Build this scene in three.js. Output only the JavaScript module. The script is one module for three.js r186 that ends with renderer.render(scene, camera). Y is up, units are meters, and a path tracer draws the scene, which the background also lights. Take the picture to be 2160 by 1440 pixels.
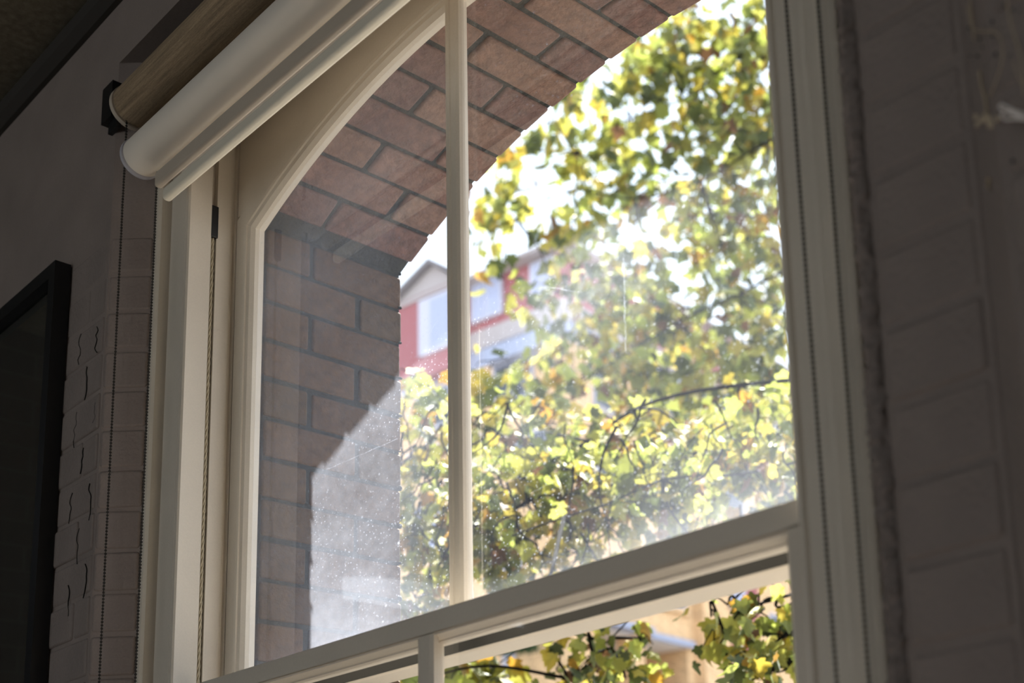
import * as THREE from 'three';
import { RoundedBoxGeometry } from 'three/addons/geometries/RoundedBoxGeometry.js';
import { mergeGeometries, mergeVertices } from 'three/addons/utils/BufferGeometryUtils.js';
import { ImprovedNoise } from 'three/addons/math/ImprovedNoise.js';

// ------------------------------------------------------------------ camera
const scene = new THREE.Scene();
const H = 1.3;                                   // eye height above the floor; everything below is written from the eye
const PP = [1444.265, 1324.137], F = 2779.987;   // principal point and focal length in pixels of 2160 x 1440
const camera = new THREE.PerspectiveCamera(2 * Math.atan(PP[1] / F) * 180 / Math.PI, 2 * PP[0] / (2 * PP[1]), 0.05, 400);
camera.setViewOffset(2 * PP[0], 2 * PP[1], 0, 0, 2160, 1440);
const CX = new THREE.Vector3(0.72665635, -0.04490751, -0.68553181), CY = new THREE.Vector3(0.17624128, 0.97665265, 0.12283574), CZ = new THREE.Vector3(0.66401021, -0.21007837, 0.71760541);
camera.quaternion.setFromRotationMatrix(new THREE.Matrix4().makeBasis(CX, CY, CZ));
camera.focus = 2.55;
const APERTURE = 0.0145;
camera.userData.fStop = camera.getFocalLength() / 1000 / APERTURE;
scene.add(camera);

// ------------------------------------------------------------------ sky and sun
const SKY = 1.55;
{
  const w = 64, h = 128, d = new Float32Array(w * h * 4);
  for (let y = 0; y < h; y++) {
    const up = Math.max(0, Math.sin(((y + 0.5) / h - 0.5) * Math.PI)), k = Math.pow(up, 0.6);
    const c = [1.02 - 0.36 * k, 1.04 - 0.22 * k, 1.06 + 0.0 * k];
    for (let x = 0; x < w; x++) { const i = (y * w + x) * 4; for (let j = 0; j < 3; j++) d[i + j] = c[j] * SKY; d[i + 3] = 1; }
  }
  const t = new THREE.DataTexture(d, w, h, THREE.RGBAFormat, THREE.FloatType);
  t.mapping = THREE.EquirectangularReflectionMapping; t.magFilter = THREE.LinearFilter; t.needsUpdate = true;
  scene.background = t; scene.environment = t;
}
const sun = new THREE.DirectionalLight(new THREE.Color(1.0, 0.965, 0.92), 34);
sun.position.set(-0.23 * 40, 0.63 * 40, -0.357 * 40); sun.castShadow = true; sun.shadow.radius = 1.4;
sun.shadow.mapSize.set(2048, 2048);
Object.assign(sun.shadow.camera, { left: -30, right: 30, top: 30, bottom: -30, near: 1, far: 120 });
scene.add(sun); scene.add(sun.target);

const renderer = new THREE.WebGLRenderer();
renderer.toneMapping = THREE.LinearToneMapping;
renderer.toneMappingExposure = 1.5;
renderer.shadowMap.enabled = true;

// ------------------------------------------------------------------ helpers
let seed = 20240611;
const rnd = () => { seed = (seed + 0x6d2b79f5) | 0; let t = Math.imul(seed ^ (seed >>> 15), 1 | seed); t = (t + Math.imul(t ^ (t >>> 7), 61 | t)) ^ t; return ((t ^ (t >>> 14)) >>> 0) / 4294967296; };
const rr = (a, b) => a + (b - a) * rnd();
const V = (x, y, z) => new THREE.Vector3(x, y, z);
const perlin = new ImprovedNoise();
const noise = (x, y, z = 0) => perlin.noise(x, y, z);
const fbm = (x, y, z = 0) => noise(x, y, z) + 0.5 * noise(2 * x, 2 * y, z + 7) + 0.25 * noise(4 * x, 4 * y, z + 13);
// a point of space at a distance along the lens axis, from where it shows in the frame
function at(px, py, depth) {
  const a = (px - PP[0]) / F * depth, b = -(py - PP[1]) / F * depth;
  return V(0, 0, 0).addScaledVector(CX, a).addScaledVector(CY, b).addScaledVector(CZ, -depth);
}
const counts = new Map();
function numbered(name) { const n = counts.get(name) ?? 0; counts.set(name, n + 1); return n ? name + '_' + String(n).padStart(3, '0') : name; }
function mesh(name, geo, mat, parent) {
  const m = new THREE.Mesh(geo, mat); m.castShadow = m.receiveShadow = true;
  if (parent) { m.name = name; parent.add(m); } else { m.name = numbered(name); scene.add(m); }
  return m;
}
function group(name, parent, pos) { const g = new THREE.Group(); if (parent) { g.name = name; parent.add(g); } else { g.name = numbered(name); scene.add(g); } if (pos) g.position.copy(pos); return g; }
function tag(o, label, category, grp) { o.userData.label = label; o.userData.category = category; if (grp) o.userData.group = grp; return o; }
function struct(o) { o.userData.kind = 'structure'; return o; }
function uvBox(g, s = 1) {
  if (g.index) g = g.toNonIndexed();
  if (!g.attributes.normal) g.computeVertexNormals();
  const p = g.attributes.position, n = p.count, uv = new Float32Array(n * 2), a = V(), b = V(), c = V();
  for (let i = 0; i < n; i += 3) {
    a.fromBufferAttribute(p, i); b.fromBufferAttribute(p, i + 1); c.fromBufferAttribute(p, i + 2);
    const q = b.clone().sub(a).cross(c.clone().sub(a)), x = Math.abs(q.x), y = Math.abs(q.y), z = Math.abs(q.z);
    [a, b, c].forEach((v, k) => { const o = (i + k) * 2; if (x >= y && x >= z) { uv[o] = v.z * s; uv[o + 1] = v.y * s; } else if (y >= z) { uv[o] = v.x * s; uv[o + 1] = v.z * s; } else { uv[o] = v.x * s; uv[o + 1] = v.y * s; } });
  }
  g.setAttribute('uv', new THREE.BufferAttribute(uv, 2));
  return g;
}
function extrude(pts, axes, from, to) {
  const g = new THREE.ExtrudeGeometry(new THREE.Shape(pts.map(([a, b]) => new THREE.Vector2(a, b))), { depth: to - from, bevelEnabled: false });
  g.applyMatrix4(new THREE.Matrix4().makeBasis(...axes).setPosition(axes[2].clone().multiplyScalar(from)));
  return uvBox(g);
}
const AX = V(1, 0, 0), AY = V(0, 1, 0), AZ = V(0, 0, 1);
const upright = (ptsXZ, y0, y1) => extrude(ptsXZ.map(([x, z]) => [z, x]), [AZ, AX, AY], y0, y1);     // plan outline, raised
const lengthwise = (ptsYZ, x0, x1) => extrude(ptsYZ, [AY, AZ, AX], x0, x1);                          // section, run along the wall
const facing = (ptsXY, z0, z1) => extrude(ptsXY, [AX, AY, AZ], z0, z1);                              // outline on the wall, given depth
const box = (x0, x1, y0, y1, z0, z1) => uvBox(new THREE.BoxGeometry(x1 - x0, y1 - y0, z1 - z0).translate((x0 + x1) / 2, (y0 + y1) / 2, (z0 + z1) / 2));
function rbox(x0, x1, y0, y1, z0, z1, r = 0.002) { return new RoundedBoxGeometry(x1 - x0, y1 - y0, z1 - z0, 2, r).translate((x0 + x1) / 2, (y0 + y1) / 2, (z0 + z1) / 2); }
// a section [outwards, z] swept along a path in the plane of the wall
function sweepXY(path, section, closed = true) {
  const n = path.length, m = section.length, pos = [], idx = [], nor = [];
  for (let i = 0; i < n; i++) {
    const a = path[Math.max(0, i - 1)], b = path[i], c = path[Math.min(n - 1, i + 1)];
    const d1 = new THREE.Vector2(b[0] - a[0], b[1] - a[1]), d2 = new THREE.Vector2(c[0] - b[0], c[1] - b[1]);
    if (i === 0) d1.copy(d2); if (i === n - 1) d2.copy(d1);
    d1.normalize(); d2.normalize();
    const n1 = new THREE.Vector2(-d1.y, d1.x), n2 = new THREE.Vector2(-d2.y, d2.x), s = n1.clone().add(n2).normalize();
    nor.push(s.multiplyScalar(1 / Math.max(0.4, s.dot(n1))));
  }
  const P = (i, j) => [path[i][0] + nor[i].x * section[j][0], path[i][1] + nor[i].y * section[j][0], section[j][1]];
  const quad = (a, b, c, d) => pos.push(...a, ...b, ...c, ...a, ...c, ...d);
  for (let i = 0; i < n - 1; i++) for (let j = 0; j < (closed ? m : m - 1); j++) { const k = (j + 1) % m; quad(P(i, j), P(i + 1, j), P(i + 1, k), P(i, k)); }
  const g = new THREE.BufferGeometry(); g.setAttribute('position', new THREE.Float32BufferAttribute(pos, 3)); g.computeVertexNormals();
  return uvBox(g);
}
function tube(points, radius, radial = 6, seg = 0, tip = 1) {
  const curve = new THREE.CatmullRomCurve3(points), n = seg || Math.max(2, points.length * 3), g = new THREE.TubeGeometry(curve, n, radius, radial, false);
  if (tip !== 1) {
    const p = g.attributes.position, c = V();
    for (let i = 0; i <= n; i++) { const k = 1 + (tip - 1) * i / n; curve.getPointAt(i / n, c); for (let j = 0; j <= radial; j++) { const o = i * (radial + 1) + j; p.setXYZ(o, c.x + (p.getX(o) - c.x) * k, c.y + (p.getY(o) - c.y) * k, c.z + (p.getZ(o) - c.z) * k); } }
    g.computeVertexNormals();
  }
  return g;
}
// textures: f(u, v) in 0..1 to a value or a colour, repeating
function texture(size, f, { colour = false, alpha = false, rx = 1, ry = 1 } = {}) {
  const d = new Uint8Array(size * size * 4);
  for (let y = 0; y < size; y++) for (let x = 0; x < size; x++) {
    const c = f(x / size, y / size), o = (y * size + x) * 4;
    for (let k = 0; k < 3; k++) d[o + k] = Math.max(0, Math.min(255, 255 * (Array.isArray(c) ? c[k] : c)));
    d[o + 3] = 255;
  }
  const t = new THREE.DataTexture(d, size, size, THREE.RGBAFormat);
  t.wrapS = t.wrapT = THREE.RepeatWrapping; t.magFilter = THREE.LinearFilter; t.minFilter = THREE.LinearMipmapLinearFilter; t.generateMipmaps = true;
  if (colour) t.colorSpace = THREE.SRGBColorSpace;
  t.repeat.set(rx, ry); t.needsUpdate = true; return t;
}
// repeating noise
function tnoise(u, v, n, z = 0) {
  const a = (x, y) => fbm(x * n, y * n, z), s = (t) => t * t * (3 - 2 * t);
  const bu = s(Math.max(0, (u - 0.8) / 0.2)), bv = s(Math.max(0, (v - 0.8) / 0.2));
  return (a(u, v) * (1 - bu) + a(u - 1, v) * bu) * (1 - bv) + (a(u, v - 1) * (1 - bu) + a(u - 1, v - 1) * bu) * bv;
}

// ------------------------------------------------------------------ materials
const std = (color, roughness = 0.6, more = {}) => new THREE.MeshStandardMaterial({ color, roughness, side: THREE.DoubleSide, ...more });
const phys = (color, roughness, more = {}) => new THREE.MeshPhysicalMaterial({ color, roughness, specularIntensity: 0.15, side: THREE.DoubleSide, ...more });
const lin = (r, g, b) => new THREE.Color().setRGB(r, g, b);
const grainBump = texture(512, (u, v) => 0.5 + 0.35 * tnoise(u, v, 9) + 0.25 * (rnd() - 0.5));
const roughBump = texture(512, (u, v) => 0.5 + 0.3 * tnoise(u, v, 22, 3) + 0.22 * tnoise(u, v, 7, 9), { rx: 5, ry: 5 });
const speckle = texture(512, (u, v) => { const k = 0.80 + 0.16 * tnoise(u, v, 12, 5) + 0.22 * (rnd() - 0.5) * (rnd() < 0.3 ? 2 : 0.7); return [k, k * 0.985, k * 0.96]; }, { colour: true, rx: 4, ry: 4 });
const paintMap = texture(512, (u, v) => { const k = 0.93 + 0.05 * tnoise(u, v, 6, 15) + 0.04 * (rnd() - 0.5); return [k, k * 0.995, k * 0.985]; }, { colour: true });
const woodPaint = texture(512, (u, v) => { const k = 0.955 + 0.025 * tnoise(u, v, 5, 2) + 0.02 * (rnd() - 0.5); return [k, k * 0.997, k * 0.99]; }, { colour: true });
const M = {
  cream: std(lin(0.64, 0.575, 0.485), 0.6, { map: woodPaint, bumpMap: grainBump, bumpScale: 0.0004 }),
  stone: std(lin(0.13, 0.125, 0.115), 0.8, { map: speckle }),
  shadeBlack: std(lin(0.02, 0.019, 0.017), 0.9),  // near-black, used only for painted shade on the upper meeting rail
  wall: std(lin(0.25, 0.205, 0.187), 0.75, { map: paintMap, bumpMap: roughBump, bumpScale: 0.0018 }),
  plaster: std(lin(0.27, 0.22, 0.20), 0.75, { map: paintMap, bumpMap: roughBump, bumpScale: 0.0005 }),
  ceiling: std(lin(0.19, 0.165, 0.12), 0.9, { map: speckle }),
  mortar: std(lin(0.032, 0.034, 0.03), 0.95, { map: speckle, bumpMap: roughBump, bumpScale: 0.004 }),
  black: std(lin(0.006, 0.006, 0.007), 0.45),
  brassDark: std(lin(0.05, 0.042, 0.03), 0.35, { metalness: 0.7 }),
  chain: std(lin(0.022, 0.018, 0.014), 0.45, { metalness: 0.3 }),
  cord: std(lin(0.42, 0.36, 0.25), 0.9),
  fabricBrown: std(lin(0.46, 0.34, 0.22), 0.9, { map: speckle }),
  fabricGrey: std(lin(0.74, 0.67, 0.58), 0.85),
  barTan: std(lin(0.48, 0.41, 0.33), 0.5),
  barCream: std(lin(0.72, 0.66, 0.54), 0.5),
  bark: phys(lin(0.022, 0.019, 0.017), 0.95, { map: speckle, bumpMap: roughBump, bumpScale: 0.004 }),
  glass: new THREE.MeshPhysicalMaterial({ color: lin(0.97, 0.985, 0.98), roughness: 0, transmission: 1, thickness: 0, ior: 1.5, side: THREE.DoubleSide }),
};
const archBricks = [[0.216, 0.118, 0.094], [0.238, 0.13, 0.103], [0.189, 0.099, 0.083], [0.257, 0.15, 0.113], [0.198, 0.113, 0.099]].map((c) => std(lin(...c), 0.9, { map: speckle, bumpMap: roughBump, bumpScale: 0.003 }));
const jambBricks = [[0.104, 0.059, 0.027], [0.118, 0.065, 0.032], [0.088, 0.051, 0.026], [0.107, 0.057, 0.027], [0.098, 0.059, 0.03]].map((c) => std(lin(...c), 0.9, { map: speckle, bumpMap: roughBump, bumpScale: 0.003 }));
const pick = (a) => a[Math.floor(rnd() * a.length)];

// ------------------------------------------------------------------ the brick shell round the window
const ZO = -1.637, ZG = -1.28, ZI = -1.065;        // outer face, glass, wall face of the room
const XL = -2.3585, AC = -1.55, AR = 1.786, AB = 1.659 - AR, XR = 2 * AC - XL;     // left reveal, arch centre and radius, right reveal
const ROOM = { x0: -4.5, x1: 2.4, y0: -H, y1: 2.06, z1: 4.6 };
const wall = struct(group('wall_front'));
{
  const hole = new THREE.Path(), sh = new THREE.Shape();
  sh.moveTo(-6, -1.8); sh.lineTo(5, -1.8); sh.lineTo(5, 9); sh.lineTo(-6, 9); sh.lineTo(-6, -1.8);
  const e = 0.006, r = AR + e, a0 = Math.asin((XR + e - AC) / r), pts = [];
  pts.push([XL - e, -0.55], [XR + e, -0.55]);
  for (let i = 0; i <= 40; i++) { const a = a0 - 2 * a0 * i / 40; pts.push([AC + r * Math.sin(a), AB + r * Math.cos(a)]); }
  pts.forEach(([x, y], i) => (i ? hole.lineTo(x, y) : hole.moveTo(x, y))); hole.closePath(); sh.holes.push(hole);
  const g = new THREE.ExtrudeGeometry(sh, { depth: 0.335, bevelEnabled: false }).translate(0, 0, ZO);
  mesh('outer_masonry', uvBox(g), M.mortar, wall);
  // inner leaf in pieces, leaving a splayed recess
  const yT = 1.86;
  mesh('inner_masonry', upright([[-6, -1.295], [-6, ZI], [-2.585, ZI], [-2.52, -1.13], [-2.52, -1.165], [-2.452, -1.165], [-2.452, -1.295]], -1.8, yT), M.plaster, wall);
  mesh('inner_masonry', upright([[-0.83, -1.295], [-0.83, -1.165], [-0.748, -1.165], [-0.735, -1.125], [-0.728, -1.108], [-0.714, -1.097], [-0.70, -1.095], [-0.584, -1.095], [-0.544, ZI], [5, ZI], [5, -1.295]], -1.8, yT), M.wall, wall);
  mesh('lintel', box(-6, 5, yT, 2.4, -1.295, ZI), M.plaster, wall);
  mesh('apron', box(-2.452, -0.83, -1.8, -0.45, -1.295, -1.13), M.plaster, wall);
}
// bricks of the arch: their length runs through the wall, two to a course, joints staggered
{
  const T = 0.0775, P = 0.0875, n = Math.ceil(2 * Math.asin((XR - AC) / AR) * AR / P), a0 = -Math.asin((AC - XL) / AR) + 0.02;
  const shapes = new Map();
  const brickShape = (len, k) => { const id = len.toFixed(3) + k; if (!shapes.has(id)) { const g = uvBox(new RoundedBoxGeometry(T, 0.11, len, 2, 0.006)), uv = g.attributes.uv; for (let i = 0; i < uv.count; i++) uv.setXY(i, uv.getX(i) + k * 0.37, uv.getY(i) + k * 0.23); shapes.set(id, g); } return shapes.get(id); };
  for (let i = 0; i < n; i++) {
    const a = a0 + (i + 0.5) * P / AR, odd = i % 2;
    const cuts = odd ? [ZO, ZO + 0.112, -1.302] : [ZO, ZO + 0.228, -1.302];
    for (let j = 0; j < 2; j++) {
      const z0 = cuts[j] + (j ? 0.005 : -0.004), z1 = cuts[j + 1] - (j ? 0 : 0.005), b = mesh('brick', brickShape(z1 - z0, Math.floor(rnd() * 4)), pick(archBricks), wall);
      const r = AR + 0.055 + rr(-0.0025, 0.002);
      b.position.set(AC + r * Math.sin(a), AB + r * Math.cos(a), (z0 + z1) / 2 + rr(-0.002, 0.002)); b.rotation.z = -a + rr(-0.008, 0.008);
    }
  }
  // reveal bricks, left and right
  for (const side of [0, 1]) for (let c = 0; c < 27; c++) {
    const yc = 1.466 - 0.043 - c * 0.086, odd = c % 2, cuts = odd ? [ZO, ZO + 0.112, -1.302] : [ZO, ZO + 0.228, -1.302];
    const top = Math.min(0.0385, 99);
    for (let j = 0; j < 2; j++) {
      const z0 = cuts[j] + (j ? 0.005 : -0.003), z1 = cuts[j + 1] - (j ? 0 : 0.005), id = 'j' + (z1 - z0).toFixed(3);
      if (!shapes.has(id)) shapes.set(id, uvBox(new RoundedBoxGeometry(0.1, 2 * top, z1 - z0, 2, 0.006)));
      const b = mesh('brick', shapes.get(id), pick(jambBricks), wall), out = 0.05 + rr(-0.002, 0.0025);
      b.position.set(side ? XR + out : XL - out, yc + rr(-0.002, 0.002), (z0 + z1) / 2 + rr(-0.002, 0.002)); b.rotation.y = rr(-0.01, 0.01); b.rotation.x = rr(-0.008, 0.008);
    }
  }
}
// blobs of mortar squeezed out along the outer arris
{
  const parts = [];
  for (let c = 0; c < 26; c++) { const s = rr(0.003, 0.0065), g = new THREE.IcosahedronGeometry(s, 1); g.scale(0.9, rr(0.5, 1.2), 1).translate(XL + 0.002, 1.466 - c * 0.086 + rr(-0.004, 0.004), ZO + 0.003); parts.push(g); }
  mesh('mortar_droppings', mergeGeometries(parts), M.mortar, wall);
}
// painted brickwork of the room side: left of the casing (a splay and then flat), and right of it
{
  const courses = [];
  for (let y = -0.36; y < 1.40; y += 0.086) courses.push(y);
  const shapes = {};
  const painted = (w, k) => (shapes[w.toFixed(3)] ??= uvBox(new RoundedBoxGeometry(w, 0.079, 0.03, 3, 0.007)));
  courses.forEach((y, c) => {
    const top = y > 1.20;
    const put = (a, b, inset) => {   // brick between plan points a and b, its face a little proud
      const w = Math.hypot(b[0] - a[0], b[1] - a[1]) - 0.006, m = mesh('brick', painted(w), M.wall, wall), ang = Math.atan2(-(b[1] - a[1]), b[0] - a[0]);
      m.rotation.y = ang; m.position.set((a[0] + b[0]) / 2, y + 0.043 + rr(-0.0015, 0.0015), (a[1] + b[1]) / 2);
      m.translateZ(-0.015 + 0.0042 + (top ? -0.0025 : 0) + rr(-0.0012, 0.0012)); m.rotation.z = rr(-0.006, 0.006);
    };
    put([-2.586, -1.064], [-2.519, -1.131]); put([-0.713, -1.0965], [-0.589, -1.0965]);
    let x = -2.589; const ws = c % 2 ? [0.075, 0.23, 0.23, 0.23] : [0.19, 0.23, 0.23, 0.23];
    for (const w of ws) { put([x - w, ZI], [x, ZI]); x -= w; }
    x = -0.538; for (const w of c % 2 ? [0.12, 0.23] : [0.23, 0.23]) { put([x, ZI], [x + w, ZI]); x += w; }
  });
  // lumpy filler down the rounded edge of the brickwork beside the right casing
  const g = new THREE.CylinderGeometry(0.0135, 0.0135, 2.5, 20, 1100, true), p = g.attributes.position;
  for (let i = 0; i < p.count; i++) {
    const x = p.getX(i), y = p.getY(i), z = p.getZ(i), a = Math.atan2(z, x);
    const k = 1 + 0.24 * fbm(y * 9, 2.2, 1) + 0.28 * fbm(y * 45, a * 1.4, 4) + 0.30 * noise(y * 150, a * 4, 2) + 0.22 * noise(y * 330, a * 8, 5);
    p.setXYZ(i, x * k + 0.004 * fbm(y * 5, 8.1), y, z * k);
  }
  g.computeVertexNormals();
  mesh('filler_bead', g.translate(-0.7265, 0.85, -1.1045), M.wall, wall);
  mesh('corner_bead', new THREE.CylinderGeometry(0.0024, 0.0024, 3.4, 10).translate(-0.5845, 0.15, -1.0957), M.plaster, wall);
}
// cracks in the paint along the upright joints on the left
{
  const parts = [];
  for (const [px, y0, y1] of [[165, 870, 945], [178, 945, 1000], [206, 850, 893], [189, 775, 845], [174, 705, 770], [210, 690, 745], [155, 1040, 1105], [195, 1020, 1098], [170, 1115, 1190], [186, 1190, 1262], [150, 1235, 1300]]) {
    const pts = [];
    for (let i = 0; i <= 6; i++) { const p = at(px + rr(-3, 3) - i * 0.6, y0 + (y1 - y0) * i / 6, 3); const k = ZI / p.z; pts.push(V(p.x * k, p.y * k, ZI + 0.0045)); }
    parts.push(tube(pts, rr(0.0006, 0.0013), 5, 12));
  }
  const m = mesh('crack', mergeGeometries(parts), std(lin(0.008, 0.007, 0.006), 1), wall); m.userData.label = 'dark cracks in the wall paint';
}

// ------------------------------------------------------------------ the room
{
  const { x0, x1, y0, y1, z1 } = ROOM;
  const fl = struct(group('floor'));
  const boards = [0, 1, 2].map((k) => std(lin(0.20 + 0.015 * k, 0.15 + 0.012 * k, 0.105 + 0.01 * k), 0.5, { map: speckle }));
  mesh('subfloor', box(x0 - 0.2, x1 + 0.2, y0 - 0.2, y0 - 0.022, -1.1, z1 + 0.2), M.ceiling, fl);
  const shared = uvBox(new RoundedBoxGeometry(0.136, 0.022, z1 + 1.06, 1, 0.002));
  for (let x = x0 + 0.07; x < x1; x += 0.138) { const b = mesh('floorboard', shared, pick(boards), fl); b.position.set(x, y0 - 0.011, (z1 - 1.06) / 2); }
  const ce = struct(group('ceiling'));
  mesh('ceiling_board', box(x0 - 0.2, x1 + 0.2, y1, y1 + 0.2, -1.1, z1 + 0.2), M.ceiling, ce);
  struct(mesh('shade_trim_1', lengthwise([[y1 - 0.012, ZI], [y1 - 0.045, ZI], [y1 - 0.045, ZI + 0.012], [y1 - 0.03, ZI + 0.03], [y1 - 0.012, ZI + 0.038]], x0, x1), std(lin(0.03, 0.025, 0.02), 0.8)));  // its dark colour stands in for the shadow gap under the ceiling
  // left wall of dark brick with a small arched window high up; right wall; back wall with tall unseen windows added for fill light
  const brickTex = texture(1024, (u, v) => {
    const r = Math.floor(v * 12), q = u * 4 + (r % 2) * 0.5, fx = q - Math.floor(q), fy = v * 12 - r, j = fx < 0.045 || fy < 0.12;
    const k = 0.85 + 0.3 * Math.abs(Math.sin(Math.floor(q) % 4 * 12.9 + r * 78.2)) + 0.1 * tnoise(u, v, 14);
    return j ? [0.34, 0.31, 0.28] : [0.27 * k, 0.185 * k, 0.145 * k];
  }, { colour: true, rx: 1 / 0.96, ry: 1 / 1.032 });
  const mBrick = std(lin(0.42, 0.42, 0.42), 0.9, { map: brickTex });
  const pale = std(lin(0.76, 0.70, 0.63), 0.8);
  const holeShape = (pts, outer) => { const s = new THREE.Shape(outer.map(([a, b]) => new THREE.Vector2(a, b))); for (const h of pts) s.holes.push(new THREE.Path(h.map(([a, b]) => new THREE.Vector2(a, b)))); return s; };
  const arch = [[0.285, 1.29], [1.615, 1.29], [1.615, 1.375]]; for (let i = 1; i < 12; i++) { const t = Math.PI * i / 12; arch.push([0.95 + 0.665 * Math.cos(t), 1.375 + 0.125 * Math.sin(t)]); } arch.push([0.285, 1.375]);
  const lw = struct(group('wall_left'));
  let g = new THREE.ExtrudeGeometry(holeShape([arch], [[-1.1, y0 - 0.2], [z1 + 0.2, y0 - 0.2], [z1 + 0.2, y1 + 0.1], [-1.1, y1 + 0.1]]), { depth: 0.25, bevelEnabled: false });
  g.applyMatrix4(new THREE.Matrix4().makeBasis(AZ, AY, V(-1, 0, 0)).setPosition(x0, 0, 0)); g = g.toNonIndexed(); g.deleteAttribute('normal'); g.computeVertexNormals();
  mesh('brickwork', uvBox(g), mBrick, lw);
  const w2 = struct(group('window_2'));
  mesh('window_pane', uvBox(new THREE.ShapeGeometry(new THREE.Shape(arch.map(([a, b]) => new THREE.Vector2(a, b)))).applyMatrix4(new THREE.Matrix4().makeBasis(AZ, AY, V(-1, 0, 0)).setPosition(x0 - 0.12, 0, 0))), M.glass, w2);
  mesh('window_frame', mergeGeometries([box(x0 - 0.16, x0 - 0.09, 1.265, 1.3, 0.28, 1.62), box(x0 - 0.16, x0 - 0.09, 1.29, 1.50, 0.93, 0.97)]), M.cream, w2);
  const rw = struct(mesh('wall_right', box(x1, x1 + 0.2, y0 - 0.2, y1 + 0.1, -1.1, z1 + 0.2), pale));
  const bw = struct(group('wall_back'));
  const fillWins = [[-4.3, -2.9], [-2.6, -1.2], [0.4, 1.5]].map(([a, b]) => [[a, -1.2], [b, -1.2], [b, 1.9], [a, 1.9]]);
  g = new THREE.ExtrudeGeometry(holeShape(fillWins, [[x0 - 0.2, y0 - 0.2], [x1 + 0.2, y0 - 0.2], [x1 + 0.2, y1 + 0.1], [x0 - 0.2, y1 + 0.1]]), { depth: 0.2, bevelEnabled: false }).translate(0, 0, z1);
  mesh('plaster_face', uvBox(g), pale, bw);
  fillWins.forEach(([[a, b], , [c, d]], i) => {
    const w = struct(group('window_' + (3 + i)));  // unseen window, invented behind the camera to brighten the room
    mesh('window_pane', box(a, c, b, d, z1 + 0.11, z1 + 0.115), M.glass, w);
    mesh('window_frame', mergeGeometries([box(a, a + 0.05, b, d, z1 + 0.08, z1 + 0.14), box(c - 0.05, c, b, d, z1 + 0.08, z1 + 0.14), box(a, c, b, b + 0.05, z1 + 0.08, z1 + 0.14), box(a, c, d - 0.05, d, z1 + 0.08, z1 + 0.14), box((a + c) / 2 - 0.02, (a + c) / 2 + 0.02, b, d, z1 + 0.08, z1 + 0.14)]), M.cream, w);
  });
}

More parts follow.
